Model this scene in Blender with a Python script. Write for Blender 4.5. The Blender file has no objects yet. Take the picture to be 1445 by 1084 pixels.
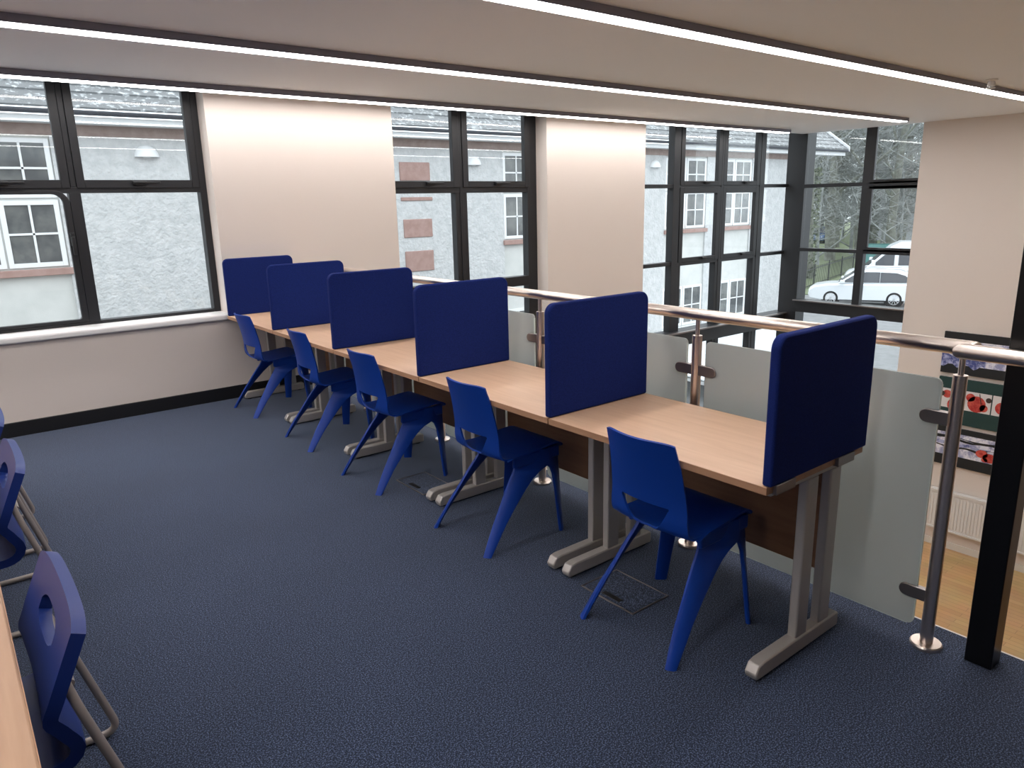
import bpy, bmesh, math, random
from mathutils import Vector, Matrix
random.seed(7)
PI = math.pi
S = bpy.context.scene
COL = S.collection

# ------------------------------------------------------------------ materials
def mat(name, rgb, rough=0.5, metal=0.0, noise=None, bump=None, spec=None, coat=0.0):
    """noise=(scale, amount, second_rgb)   bump=(scale, strength, distance)"""
    m = bpy.data.materials.new(name); m.use_nodes = True
    nt = m.node_tree; b = nt.nodes['Principled BSDF']
    b.inputs['Base Color'].default_value = (*rgb, 1)
    b.inputs['Roughness'].default_value = rough
    b.inputs['Metallic'].default_value = metal
    if spec is not None: b.inputs['Specular IOR Level'].default_value = spec
    if coat: b.inputs['Coat Weight'].default_value = coat
    tc = nt.nodes.new('ShaderNodeTexCoord')
    if noise:
        n = nt.nodes.new('ShaderNodeTexNoise'); n.inputs['Scale'].default_value = noise[0]
        n.inputs['Detail'].default_value = 6; n.inputs['Roughness'].default_value = 0.65
        nt.links.new(tc.outputs['Object'], n.inputs['Vector'])
        r = nt.nodes.new('ShaderNodeMapRange')
        c0 = noise[3] if len(noise) > 3 else 0.5
        r.inputs['From Min'].default_value = c0 - 0.22 / max(noise[1], .01) * .5
        r.inputs['From Max'].default_value = c0 + 0.22 / max(noise[1], .01) * .5
        nt.links.new(n.outputs['Fac'], r.inputs['Value'])
        mx = nt.nodes.new('ShaderNodeMix'); mx.data_type = 'RGBA'
        mx.inputs['A'].default_value = (*rgb, 1); mx.inputs['B'].default_value = (*noise[2], 1)
        nt.links.new(r.outputs['Result'], mx.inputs['Factor'])
        nt.links.new(mx.outputs['Result'], b.inputs['Base Color'])
    if bump:
        n2 = nt.nodes.new('ShaderNodeTexNoise'); n2.inputs['Scale'].default_value = bump[0]
        n2.inputs['Detail'].default_value = 5
        nt.links.new(tc.outputs['Object'], n2.inputs['Vector'])
        bp = nt.nodes.new('ShaderNodeBump'); bp.inputs['Strength'].default_value = bump[1]
        bp.inputs['Distance'].default_value = bump[2]
        nt.links.new(n2.outputs['Fac'], bp.inputs['Height'])
        nt.links.new(bp.outputs['Normal'], b.inputs['Normal'])
    return m

def wood_mat(name, c1, c2, rough, axis=1, scale=3.0):
    m = bpy.data.materials.new(name); m.use_nodes = True
    nt = m.node_tree; b = nt.nodes['Principled BSDF']
    tc = nt.nodes.new('ShaderNodeTexCoord'); mp = nt.nodes.new('ShaderNodeMapping')
    sc = [scale * 12] * 3; sc[axis] = scale
    mp.inputs['Scale'].default_value = sc
    nt.links.new(tc.outputs['Object'], mp.inputs['Vector'])
    n = nt.nodes.new('ShaderNodeTexNoise'); n.inputs['Scale'].default_value = 1.6
    n.inputs['Detail'].default_value = 7; n.inputs['Distortion'].default_value = 0.35
    nt.links.new(mp.outputs['Vector'], n.inputs['Vector'])
    cr = nt.nodes.new('ShaderNodeValToRGB')
    cr.color_ramp.elements[0].position = 0.32; cr.color_ramp.elements[0].color = (*c1, 1)
    cr.color_ramp.elements[1].position = 0.70; cr.color_ramp.elements[1].color = (*c2, 1)
    nt.links.new(n.outputs['Fac'], cr.inputs['Fac'])
    nt.links.new(cr.outputs['Color'], b.inputs['Base Color'])
    b.inputs['Roughness'].default_value = rough
    return m

def floorboard_mat(name, c1, c2):
    m = bpy.data.materials.new(name); m.use_nodes = True
    nt = m.node_tree; b = nt.nodes['Principled BSDF']
    tc = nt.nodes.new('ShaderNodeTexCoord')
    br = nt.nodes.new('ShaderNodeTexBrick')
    br.inputs['Color1'].default_value = (*c1, 1); br.inputs['Color2'].default_value = (*c2, 1)
    br.inputs['Mortar'].default_value = (c1[0]*.7, c1[1]*.7, c1[2]*.7, 1)
    br.inputs['Scale'].default_value = 1.0; br.inputs['Mortar Size'].default_value = 0.003
    br.inputs['Brick Width'].default_value = 1.1; br.inputs['Row Height'].default_value = 0.09
    mp = nt.nodes.new('ShaderNodeMapping'); mp.inputs['Rotation'].default_value = (0, 0, PI/2)
    nt.links.new(tc.outputs['Object'], mp.inputs['Vector'])
    nt.links.new(mp.outputs['Vector'], br.inputs['Vector'])
    n = nt.nodes.new('ShaderNodeTexNoise'); n.inputs['Scale'].default_value = 2.5
    nt.links.new(tc.outputs['Object'], n.inputs['Vector'])
    mx = nt.nodes.new('ShaderNodeMix'); mx.data_type = 'RGBA'; mx.blend_type = 'MULTIPLY'
    mx.inputs['Factor'].default_value = 0.35
    nt.links.new(br.outputs['Color'], mx.inputs['A']); nt.links.new(n.outputs['Color'], mx.inputs['B'])
    nt.links.new(mx.outputs['Result'], b.inputs['Base Color'])
    b.inputs['Roughness'].default_value = 0.4
    return m

def carpet_mat():
    m = bpy.data.materials.new('carpet'); m.use_nodes = True
    nt = m.node_tree; b = nt.nodes['Principled BSDF']
    tc = nt.nodes.new('ShaderNodeTexCoord')
    n = nt.nodes.new('ShaderNodeTexNoise'); n.inputs['Scale'].default_value = 210
    n.inputs['Detail'].default_value = 2
    nt.links.new(tc.outputs['Object'], n.inputs['Vector'])
    cr = nt.nodes.new('ShaderNodeValToRGB'); e = cr.color_ramp.elements
    e[0].position = 0.41; e[0].color = (0.003, 0.006, 0.015, 1)
    e[1].position = 0.63; e[1].color = (0.10, 0.13, 0.215, 1)
    x = e.new(0.51); x.color = (0.015, 0.0245, 0.056, 1)
    nt.links.new(n.outputs['Fac'], cr.inputs['Fac'])
    n3 = nt.nodes.new('ShaderNodeTexNoise'); n3.inputs['Scale'].default_value = 1.3; n3.inputs['Detail'].default_value = 4
    nt.links.new(tc.outputs['Object'], n3.inputs['Vector'])
    r3 = nt.nodes.new('ShaderNodeMapRange'); r3.inputs['To Min'].default_value = 0.75; r3.inputs['To Max'].default_value = 1.25
    nt.links.new(n3.outputs['Fac'], r3.inputs['Value'])
    mx = nt.nodes.new('ShaderNodeVectorMath'); mx.operation = 'SCALE'
    nt.links.new(cr.outputs['Color'], mx.inputs[0]); nt.links.new(r3.outputs['Result'], mx.inputs['Scale'])
    nt.links.new(mx.outputs['Vector'], b.inputs['Base Color'])
    b.inputs['Roughness'].default_value = 0.95
    b.inputs['Specular IOR Level'].default_value = 0.15
    b.inputs['Sheen Weight'].default_value = 0.3; b.inputs['Sheen Tint'].default_value = (.75, .85, 1, 1)
    bp = nt.nodes.new('ShaderNodeBump'); bp.inputs['Strength'].default_value = 0.25; bp.inputs['Distance'].default_value = 0.002
    nt.links.new(n.outputs['Fac'], bp.inputs['Height']); nt.links.new(bp.outputs['Normal'], b.inputs['Normal'])
    return m

def glass_mat(name, tint, f0=0.05, f1=0.9):
    m = bpy.data.materials.new(name); m.use_nodes = True
    nt = m.node_tree; nt.nodes.clear()
    out = nt.nodes.new('ShaderNodeOutputMaterial'); mix = nt.nodes.new('ShaderNodeMixShader')
    tr = nt.nodes.new('ShaderNodeBsdfTransparent'); tr.inputs['Color'].default_value = (*tint, 1)
    gl = nt.nodes.new('ShaderNodeBsdfGlossy'); gl.inputs['Roughness'].default_value = 0.0
    lw = nt.nodes.new('ShaderNodeLayerWeight'); lw.inputs['Blend'].default_value = 0.5
    pw = nt.nodes.new('ShaderNodeMath'); pw.operation = 'POWER'; pw.inputs[1].default_value = 4.0
    mr = nt.nodes.new('ShaderNodeMapRange'); mr.inputs['To Min'].default_value = f0; mr.inputs['To Max'].default_value = f1
    nt.links.new(lw.outputs['Facing'], pw.inputs[0]); nt.links.new(pw.outputs[0], mr.inputs['Value'])
    nt.links.new(mr.outputs['Result'], mix.inputs['Fac'])
    nt.links.new(tr.outputs[0], mix.inputs[1]); nt.links.new(gl.outputs[0], mix.inputs[2])
    nt.links.new(mix.outputs[0], out.inputs['Surface'])
    return m

def frosted_mat():
    m = bpy.data.materials.new('frosted_glass'); m.use_nodes = True
    nt = m.node_tree; nt.nodes.clear()
    out = nt.nodes.new('ShaderNodeOutputMaterial'); mix = nt.nodes.new('ShaderNodeMixShader')
    mix2 = nt.nodes.new('ShaderNodeMixShader')
    d = nt.nodes.new('ShaderNodeBsdfDiffuse'); d.inputs['Color'].default_value = (0.54, 0.56, 0.555, 1)
    t = nt.nodes.new('ShaderNodeBsdfTranslucent'); t.inputs['Color'].default_value = (0.66, 0.71, 0.71, 1)
    g = nt.nodes.new('ShaderNodeBsdfGlossy'); g.inputs['Roughness'].default_value = 0.25
    mix.inputs['Fac'].default_value = 0.6; mix2.inputs['Fac'].default_value = 0.05
    nt.links.new(d.outputs[0], mix.inputs[1]); nt.links.new(t.outputs[0], mix.inputs[2])
    nt.links.new(mix.outputs[0], mix2.inputs[1]); nt.links.new(g.outputs[0], mix2.inputs[2])
    nt.links.new(mix2.outputs[0], out.inputs['Surface'])
    return m

def emis_mat(name, rgb, st):
    m = bpy.data.materials.new(name); m.use_nodes = True
    nt = m.node_tree; b = nt.nodes['Principled BSDF']
    b.inputs['Base Color'].default_value = (.9, .9, .9, 1)
    b.inputs['Emission Color'].default_value = (*rgb, 1); b.inputs['Emission Strength'].default_value = st
    return m

M = {}
M['wall'] = mat('wall_paint', (0.73, 0.65, 0.59), 0.75, bump=(90, .05, .002))
M['ceil'] = mat('ceiling_paint', (0.86, 0.895, 0.93), 0.85)
M['carpet'] = carpet_mat()
M['board'] = floorboard_mat('oak_floorboards', (0.60, 0.36, 0.16), (0.68, 0.43, 0.20))
M['black_trim'] = mat('black_skirting', (0.008, 0.008, 0.009), 0.45)
M['frame'] = mat('dark_grey_aluminium', (0.014, 0.0145, 0.017), 0.45)
M['sill'] = mat('white_gloss_sill', (0.80, 0.78, 0.77), 0.35)
M['glass'] = glass_mat('window_glass', (0.965, 0.98, 0.975), .022, .8)
M['frosted'] = frosted_mat()
M['gedge'] = mat('polished_glass_edge', (0.75, 0.85, 0.82), 0.2)
M['steel'] = mat('brushed_steel', (0.74, 0.65, 0.59), 0.30, 1.0)
M['steel_dark'] = mat('satin_steel', (0.30, 0.27, 0.26), 0.35, 0.9)
M['silver'] = mat('silver_powder_coat', (0.47, 0.44, 0.41), 0.42, 0.35)
M['black_steel'] = mat('black_gloss_steel', (0.004, 0.004, 0.005), 0.30, 0.0, spec=.3)
M['black_plastic'] = mat('black_plastic', (0.012, 0.012, 0.013), 0.45)
M['beech'] = wood_mat('beech_laminate', (0.64, 0.41, 0.265), (0.71, 0.475, 0.32), 0.40, 1, 2.0)
M['table_top'] = wood_mat('tan_laminate', (0.46, 0.275, 0.165), (0.53, 0.325, 0.20), 0.45, 1, 2.0)
M['beech_edge'] = wood_mat('beech_edging', (0.40, 0.215, 0.12), (0.47, 0.265, 0.155), 0.45, 1, 2.0)
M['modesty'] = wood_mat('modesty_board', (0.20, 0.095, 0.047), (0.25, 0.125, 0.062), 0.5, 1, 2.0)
M['fabric'] = mat('blue_screen_fabric', (0.0045, 0.014, 0.108), 0.9, noise=(260, 1.2, (0.008, 0.022, 0.15)), bump=(500, .25, .001), spec=.2)
M['chair'] = mat('blue_polypropylene', (0.003, 0.042, 0.30), 0.42, bump=(400, .06, .001), spec=.32)
M['chair2'] = mat('royal_blue_polypropylene', (0.007, 0.026, 0.17), 0.42, bump=(350, .10, .001), spec=.4)
M['tube'] = mat('grey_tube', (0.36, 0.32, 0.295), 0.4, 0.3)
M['led_body'] = mat('anodised_led_body', (0.20, 0.195, 0.24), 0.4, 0.4)
M['led'] = emis_mat('led_diffuser', (1.0, 0.965, 0.955), 17.5)
M['white'] = mat('white_plastic', (0.80, 0.80, 0.79), 0.4)
M['radiator'] = mat('white_radiator', (0.74, 0.73, 0.71), 0.4)
M['skirt_white'] = mat('cream_skirting', (0.72, 0.68, 0.62), 0.5)
M['ink'] = mat('canvas_black', (0.010, 0.011, 0.013), 0.7)
M['ink_green'] = mat('canvas_dark_green', (0.012, 0.045, 0.042), 0.7)
M['splash'] = mat('printed_water', (0.30, 0.32, 0.52), 0.6, noise=(9, 1.6, (0.80, 0.80, 0.88)))
M['splash_blue'] = mat('printed_blue_water', (0.06, 0.08, 0.26), 0.6, noise=(14, 1.4, (0.42, 0.45, 0.68)))
M['berry'] = mat('printed_red_fruit', (0.40, 0.018, 0.018), 0.6, noise=(16, 1.1, (0.62, 0.10, 0.07)))
M['peach'] = mat('printed_orange_fruit', (0.62, 0.20, 0.08), 0.6, noise=(18, 1.0, (0.75, 0.45, 0.15)))
M['leaf'] = mat('printed_leaf', (0.05, 0.035, 0.03), 0.6)
M['photo_white'] = mat('printed_white', (0.70, 0.68, 0.68), 0.6)
# outside
M['rough'] = mat('roughcast_render', (0.45, 0.46, 0.465), 0.95, noise=(5, .9, (0.545, 0.55, 0.555)), bump=(14, .7, .05))
M['render'] = mat('smooth_render', (0.50, 0.51, 0.495), 0.9, noise=(2.2, .8, (0.57, 0.575, 0.56)), bump=(40, .2, .01))
M['brick'] = mat('red_sandstone', (0.30, 0.19, 0.165), 0.9, noise=(6, .9, (0.36, 0.24, 0.215)))
M['band'] = mat('brown_stone_band', (0.27, 0.205, 0.185), 0.9, noise=(6, .9, (0.33, 0.26, 0.235)))
M['upvc'] = mat('white_upvc', (0.70, 0.71, 0.72), 0.4)
M['dark_pane'] = mat('dark_reflective_pane', (0.075, 0.080, 0.085), 0.08, noise=(1.1, 1.2, (0.16, 0.165, 0.16)))
M['fascia'] = mat('white_fascia', (0.66, 0.67, 0.68), 0.6, noise=(3.5, .55, (0.60, 0.61, 0.62)))
M['gutter'] = mat('grey_gutter', (0.055, 0.058, 0.07), 0.4)
M['slate'] = mat('slate_painted_glints', (0.075, 0.08, 0.085), 0.4, noise=(9, 2.4, (0.36, 0.38, 0.39), .58))  # pale specks are glints of light painted into the slate colour
M['tarmac'] = mat('tarmac', (0.16, 0.165, 0.17), 0.7, noise=(3, .8, (0.21, 0.215, 0.22)))
M['grass'] = mat('grass', (0.11, 0.135, 0.07), 0.9, noise=(4, 1.0, (0.16, 0.19, 0.11)))
M['bark'] = mat('grey_bark', (0.13, 0.13, 0.115), 0.95, noise=(2.2, 1.2, (0.20, 0.21, 0.18)))
M['twig'] = mat('twigs', (0.19, 0.20, 0.195), 0.95, noise=(1.5, 1.2, (0.30, 0.315, 0.31)))
M['ivy'] = mat('evergreen_ivy', (0.07, 0.085, 0.055), 0.8, noise=(3, 1.2, (0.14, 0.155, 0.115)))
M['iron'] = mat('black_iron', (0.02, 0.022, 0.022), 0.5)
M['carwhite'] = mat('white_car_paint', (0.74, 0.77, 0.80), 0.25, coat=.6)
M['carblue'] = mat('blue_car_paint', (0.03, 0.07, 0.15), 0.2, coat=.6)
M['carglass'] = mat('car_window_glass', (0.05, 0.055, 0.065), 0.12)
M['tyre'] = mat('tyre_rubber', (0.015, 0.015, 0.016), 0.8)
M['alloy'] = mat('alloy_wheel', (0.60, 0.61, 0.63), 0.3, 0.7)
M['lamp_glass'] = mat('headlight_lens', (0.55, 0.57, 0.60), 0.15)
M['teal'] = mat('teal_mesh_panel', (0.10, 0.24, 0.23), 0.6)
M['canopy'] = mat('white_canopy_sheet', (0.72, 0.75, 0.77), 0.35)
M['grey_house'] = mat('grey_house_wall', (0.36, 0.37, 0.39), 0.9)

# ------------------------------------------------------------------ mesh helpers
class MB:
    def __init__(s): s.bm = bmesh.new()
    def box(s, x0, x1, y0, y1, z0, z1):
        v = [s.bm.verts.new(p) for p in ((x0,y0,z0),(x1,y0,z0),(x1,y1,z0),(x0,y1,z0),(x0,y0,z1),(x1,y0,z1),(x1,y1,z1),(x0,y1,z1))]
        for f in ((3,2,1,0),(4,5,6,7),(0,1,5,4),(1,2,6,5),(2,3,7,6),(3,0,4,7)): s.bm.faces.new([v[i] for i in f])
        return s
    def loft(s, rings, cap=True):
        R = [[s.bm.verts.new(p) for p in r] for r in rings]; n = len(R[0])
        for a, b in zip(R, R[1:]):
            for i in range(n): s.bm.faces.new((a[i], a[(i+1)%n], b[(i+1)%n], b[i]))
        if cap:
            s.bm.faces.new(R[0][::-1]); s.bm.faces.new(R[-1])
        return s
    def cyl(s, p0, p1, r0, r1=None, seg=16):
        r1 = r0 if r1 is None else r1
        p0, p1 = Vector(p0), Vector(p1); d = (p1-p0).normalized()
        a = d.orthogonal().normalized(); b = d.cross(a)
        ring = lambda p, r: [p + (a*math.cos(2*PI*i/seg) + b*math.sin(2*PI*i/seg))*r for i in range(seg)]
        return s.loft([ring(p0, r0), ring(p1, r1)])
    def tube(s, pts, r, seg=12, radii=None):
        pts = [Vector(p) for p in pts]; rings = []; a = None
        for i, p in enumerate(pts):
            d = (pts[min(i+1, len(pts)-1)] - pts[max(i-1, 0)]).normalized()
            if a is None: a = d.orthogonal().normalized()
            a = (a - d*a.dot(d)).normalized(); b = d.cross(a); rr = radii[i] if radii else r
            rings.append([p + (a*math.cos(2*PI*k/seg) + b*math.sin(2*PI*k/seg))*rr for k in range(seg)])
        return s.loft(rings)
    def prism(s, poly, axis, a, b):
        """poly of 2D points in the plane across axis, extruded from a to b"""
        def P(q, t):
            return {'x': (t, q[0], q[1]), 'y': (q[0], t, q[1]), 'z': (q[0], q[1], t)}[axis]
        return s.loft([[P(q, a) for q in poly], [P(q, b) for q in poly]])
    def lathe(s, prof, c=(0,0,0), seg=24, axis='z'):
        rings = []
        for r, h in prof:
            r = max(r, 1e-4); ring = []
            for i in range(seg):
                u, w = r*math.cos(2*PI*i/seg), r*math.sin(2*PI*i/seg)
                q = {'z': (u, w, h), 'y': (u, h, w), 'x': (h, u, w)}[axis]
                ring.append((c[0]+q[0], c[1]+q[1], c[2]+q[2]))
            rings.append(ring)
        return s.loft(rings)

def fillet(pts, r, n=6):
    pts = [Vector(p) for p in pts]; out = [pts[0]]
    for i in range(1, len(pts)-1):
        p, a, b = pts[i], (pts[i-1]-pts[i]), (pts[i+1]-pts[i])
        ra = min(r, a.length*.48, b.length*.48); p0 = p+a.normalized()*ra; p1 = p+b.normalized()*ra
        for k in range(n+1):
            t = k/n; out.append(p0*(1-t)**2 + p*2*t*(1-t) + p1*t*t)
    out.append(pts[-1]); return out

def rrect(w0, w1, h0, h1, rs, n=6):
    """2D rounded rectangle; rs = radii for (w0h0, w1h0, w1h1, w0h1)"""
    out = []
    for (cx, cy, a0), r in zip(((w0,h0,PI),(w1,h0,1.5*PI),(w1,h1,0),(w0,h1,.5*PI)), rs):
        sx = 1 if cx == w0 else -1; sy = 1 if cy == h0 else -1
        if r <= 0: out.append((cx, cy)); continue
        for k in range(n+1):
            a = a0 + (PI/2)*k/n; out.append((cx+sx*r+r*math.cos(a), cy+sy*r+r*math.sin(a)))
    return out

def obj(name, mb, m, parent=None, bevel=0.0, smooth=True, world=False, angle=35, seg=2):
    bm = mb.bm if isinstance(mb, MB) else mb
    bmesh.ops.recalc_face_normals(bm, faces=bm.faces)
    me = bpy.data.meshes.new(name); bm.to_mesh(me); bm.free()
    me.materials.append(m)
    if smooth:
        for p in me.polygons: p.use_smooth = True
        me.set_sharp_from_angle(angle=math.radians(angle))
    o = bpy.data.objects.new(name, me); COL.objects.link(o)
    if parent:
        o.parent = parent
        if world:
            off = Vector((0,0,0)); q = parent
            while q: off += q.location; q = q.parent
            me.transform(Matrix.Translation(-off))
    if bevel:
        b = o.modifiers.new('bevel', 'BEVEL'); b.width = bevel; b.segments = seg; b.limit_method = 'ANGLE'
        b.angle_limit = math.radians(40); b.harden_normals = False
    return o

def tag(o, label, cat, group=None):
    o['label'] = label; o['category'] = cat
    if group: o['group'] = group
    return o
def thing(name, label, cat, loc=(0,0,0), rz=0.0, group=None):
    o = bpy.data.objects.new(name, None); COL.objects.link(o); o.empty_display_size = .1
    o.location = loc; o.rotation_euler = (0,0,rz)
    return tag(o, label, cat, group)
def struct(name, mb, m, label=None, bevel=0, smooth=False, cat=None):
    o = obj(name, mb, m, None, bevel, smooth); o['kind'] = 'structure'
    o['label'] = label or name; o['category'] = cat or name.split('_')[0]
    return o
def dup(root, loc, rz=None, label=None, group=None):
    def cp(o, par):
        c = o.copy(); COL.objects.link(c)
        if par: c.parent = par
        for ch in [q for q in kids.get(o, [])]: cp(ch, c)
        return c
    kids = {}
    for q in list(COL.objects):
        if q.parent: kids.setdefault(q.parent, []).append(q)
    r = cp(root, None); r.location = loc
    if rz is not None: r.rotation_euler = (0,0,rz)
    if label: r['label'] = label
    if group: r['group'] = group
    return r

# ------------------------------------------------------------------ dimensions
CEIL, YW, XR, ZL = 2.55, 5.23, 9.33, -3.34
YG = 5.455                     # glazing plane of the long wall
FX = 1.345                     # edge of the upper floor
DX0, DX1, DZ = 0.47, 1.08, 0.735
ST = 1.0336                    # desk length

# ------------------------------------------------------------------ setting
struct('floor', MB().box(-6.5, FX, -6.5, YW, -0.35, 0), M['carpet'], 'navy speckled carpet of the upper floor')
struct('floor.001', MB().box(-6.5, XR+.3, -6.5, YW+.35, ZL-.2, ZL), M['board'], 'oak board floor of the hall below')
struct('trim_1', MB().box(FX, FX+.012, -6.5, YW, -0.36, -0.002), M['sill'], 'white fascia along the edge of the upper floor', cat='trim')
struct('ceiling', MB().box(-6.5, XR+.08, -6.5, YW, CEIL, CEIL+.2), M['ceil'], 'plain off-white ceiling')
wb = MB()
WT = YW+.36
wb.box(-6.5, -1.47, YW, WT, ZL, CEIL+.17)
wb.box(-1.47, .50, YW, WT, ZL, .70)
wb.box(.50, 2.212, YW, WT, ZL, CEIL+.17)
wb.box(4.166, 5.808, YW, WT, ZL, CEIL+.17)
wb.box(-6.5, XR+.35, YW, WT, CEIL+.17, CEIL+.4)
struct('wall_back', wb, M['wall'], 'cream wall with the long row of windows')
wr = MB()
WE = 3.43
wr.box(XR, XR+.35, -6.5, WE, ZL, CEIL)
wr.box(XR+.08, XR+.35, WE, YW+.36, CEIL+.13, CEIL+.4)
struct('wall_right', wr, M['wall'], 'cream wall on the far side of the open hall')
struct('wall_left', MB().box(-6.7, -6.5, -6.5, YW+.3, ZL, CEIL), M['wall'], 'cream wall at the left end of the room')
struct('wall_front', MB().box(-6.7, XR+.3, -6.7, -6.5, ZL, CEIL), M['wall'], 'cream wall behind the camera')
struct('baseboard_back', MB().box(-6.5, 1.30, YW-.016, YW+.002, 0, .11), M['black_trim'], 'black skirting under the left window', bevel=.004)
struct('baseboard_right', MB().box(XR-.018, XR+.002, -6.5, WE-.1, ZL, ZL+.10), M['skirt_white'], 'cream skirting of the hall below', bevel=.004)

# ---- windows (their heads stand above the ceiling line)
HD = CEIL+.165
def window(name, label):
    o = bpy.data.objects.new(name, None); COL.objects.link(o)
    o['kind'] = 'structure'; o['label'] = label; o['category'] = 'window'; return o
def stay(par, x, y, z, along='x', s=1):
    """black friction handle on the bottom rail of an opening light"""
    mb = MB()
    if along == 'x':
        mb.box(x-.05, x+.05, y-.03, y, z-.012, z+.022); mb.box(x-.05, x+.15*s if s > 0 else x+.05, y-.045, y-.03, z, z+.014) if s > 0 else mb.box(x-.15, x+.05, y-.045, y-.03, z, z+.014)
    elif along == 'y':
        mb.box(x-.03, x, y-.05, y+.05, z-.012, z+.022); mb.box(x-.045, x-.03, y-.15, y+.05, z, z+.014)
    else:
        mb.box(x-.015, x+.015, y-.03, y, z-.05, z+.05); mb.box(x-.012, x+.012, y-.05, y-.03, z-.12, z+.02)
    obj('handle', mb, M['black_plastic'], par, .004)
def pane(par, x0, x1, z0, z1, y):
    obj('pane', MB().box(x0, x1, y, y+.006, z0, z1), M['glass'], par, smooth=False)
def sash(par, x0, x1, z0, z1, y, w=.05, wb_=None, handle=None):
    """an opening light: four members and its pane"""
    wb_ = wb_ or w; mb = MB()
    mb.box(x0, x0+w, y-.03, y+.03, z0, z1); mb.box(x1-w, x1, y-.03, y+.03, z0, z1)
    mb.box(x0+w, x1-w, y-.03, y+.03, z0, z0+wb_); mb.box(x0+w, x1-w, y-.03, y+.03, z1-w, z1)
    o = obj('sash', mb, M['frame'], par, .003)
    obj('pane', MB().box(x0+w-.005, x1-w+.005, y, y+.006, z0+wb_-.005, z1-w+.005), M['glass'], o, smooth=False)
    if handle is not None: stay(o, handle, y-.03, z0+wb_*.55, 'x', 1 if x1-x0 > .8 else -1)
    return o
# window 1
w1 = window('window_1', 'dark framed window above the white sill at the left')
f = MB()
f.box(.445, .50, YG-.04, YG+.06, .752, HD); f.box(-1.47, -1.415, YG-.04, YG+.06, .752, HD)
f.box(-1.415, .445, YG-.04, YG+.06, .752, .778); f.box(-1.415, .445, YG-.04, YG+.06, 1.765, 1.81)
f.box(-.523, -.443, YG-.05, YG+.06, .778, 1.765)
f.box(-.503, -.463, YG-.04, YG+.06, 1.81, HD)
obj('frame', f, M['frame'], w1, .003)
sash(w1, -.461, .443, 1.80, HD-.01, YG-.02, .058, .062, handle=-.02)
sash(w1, -1.413, -.505, 1.80, HD-.01, YG-.02, .058, .062, handle=-.95)
pane(w1, -.443, .445, .778, 1.765, YG+.01)
sh = MB()
x0, x1, z0, z1, q = -1.413, -.525, .78, 1.785, .045
sh.prism(rrect(x0, x1, z0, z1, (.02,.02,.12,.12)), 'y', YG-.06, YG-.035)
so = obj('sash', sh, M['frame'], w1, .003)
bm = bmesh.new(); bm.from_mesh(so.data)     # open the ring of the rounded sash
bm.free()
ring = MB(); outer = rrect(x0, x1, z0, z1, (.02,.02,.10,.10)); inner = rrect(x0+q, x1-q, z0+q*.5, z1-q*.6, (.02,.02,.07,.07))
V = [[ring.bm.verts.new((p[0], yy, p[1])) for p in poly] for poly, yy in ((outer, YG-.055), (outer, YG-.01), (inner, YG-.01), (inner, YG-.055))]
for a, b in ((0,1),(1,2),(2,3),(3,0)):
    n = len(outer)
    for i in range(n): ring.bm.faces.new((V[a][i], V[a][(i+1)%n], V[b][(i+1)%n], V[b][i]))
bmesh.ops.recalc_face_normals(ring.bm, faces=ring.bm.faces)
so.data.clear_geometry(); ring.bm.to_mesh(so.data); ring.bm.free(); so.data.materials.clear(); so.data.materials.append(M['frame'])
obj('pane', MB().box(x0+q-.005, x1-q+.005, YG-.03, YG-.024, z0+.015, z1-q*.6+.005), M['glass'], so, smooth=False)
stay(so, -.548, YG-.055, 1.42, 'z')
sl = obj('window_sill', MB().prism(rrect(YW-.045, YG+.04, .70, .752, (.012,0,0,.022)), 'x', -1.47, .50), M['sill'], w1)
# window 2 (runs down into the hall)
w2 = window('window_2', 'narrow dark framed window between the two cream wall piers')
f = MB(); a0, a1, am = 2.212, 4.10, 3.118
f.box(4.03, 4.166, YG-.04, YG+.06, ZL, HD); f.box(a0, a0+.05, YG-.04, YG+.06, ZL, HD)
f.box(am-.02, am+.02, YG-.04, YG+.06, ZL, HD)
f.box(a0+.05, 4.03, YG-.035, YG+.06, 1.735, 1.80)
f.box(a0+.05, 4.03, YG-.05, YG+.06, .68, .79)
f.box(am-.075, am+.075, YG-.03, YG+.06, .79, 1.735); f.box(am-.05, am+.05, YG-.035, YG+.06, ZL, .68)
f.box(a0+.05, 4.03, YG-.06, YG+.08, -.43, -.21)
f.box(a0+.05, 4.03, YG-.04, YG+.06, ZL, ZL+.1)
obj('frame', f, M['frame'], w2, .003)
sash(w2, am+.022, 4.06, 1.79, HD-.01, YG-.02, .07, .065, handle=3.60)
sash(w2, a0+.01, am-.022, 1.79, HD-.01, YG-.02, .08, .065, handle=2.72)
for xa, xb in ((a0+.05, am-.05), (am+.05, 4.03)):
    for za, zb in ((.79, 1.735), (-.21, .68), (ZL+.1, -.43)): pane(w2, xa, xb, za, zb, YG+.01)
# window 3
w3 = window('window_3', 'tall dark framed glazed screen beside the glass corner')
f = MB(); XC = 9.52
cols = (6.655, 7.67, 8.665)
zb_, zt_ = -.42, -.21
for c, h in zip(cols, (.065, .022, .06)): f.box(c-h, c+h, YG-.05, YG+.06, ZL, HD)
for xa, xb, thick in ((5.808, 6.62, 0), (8.72, XC, 0), (6.7, 8.62, 1)):
    f.box(xa, xb, YG-.04, YG+.06, 1.755 if thick else 1.765, 1.825 if thick else 1.815)
    f.box(xa, xb, YG-.04, YG+.06, .71 if thick else .725, .77 if thick else .775)
f.box(5.808, XC, YG-.12, YG+.10, zb_, zt_)
f.box(5.808, XC, YG-.04, YG+.06, ZL, ZL+.12)
f.box(5.80, 5.86, YG+.03, YG+.09, ZL, HD)
for xa, xb in ((6.6,6.79),(7.59,7.75),(8.54,8.72)): f.box(xa, xb, YG-.045, YG+.06, ZL, .72)
obj('frame', f, M['frame'], w3, .003)
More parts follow.
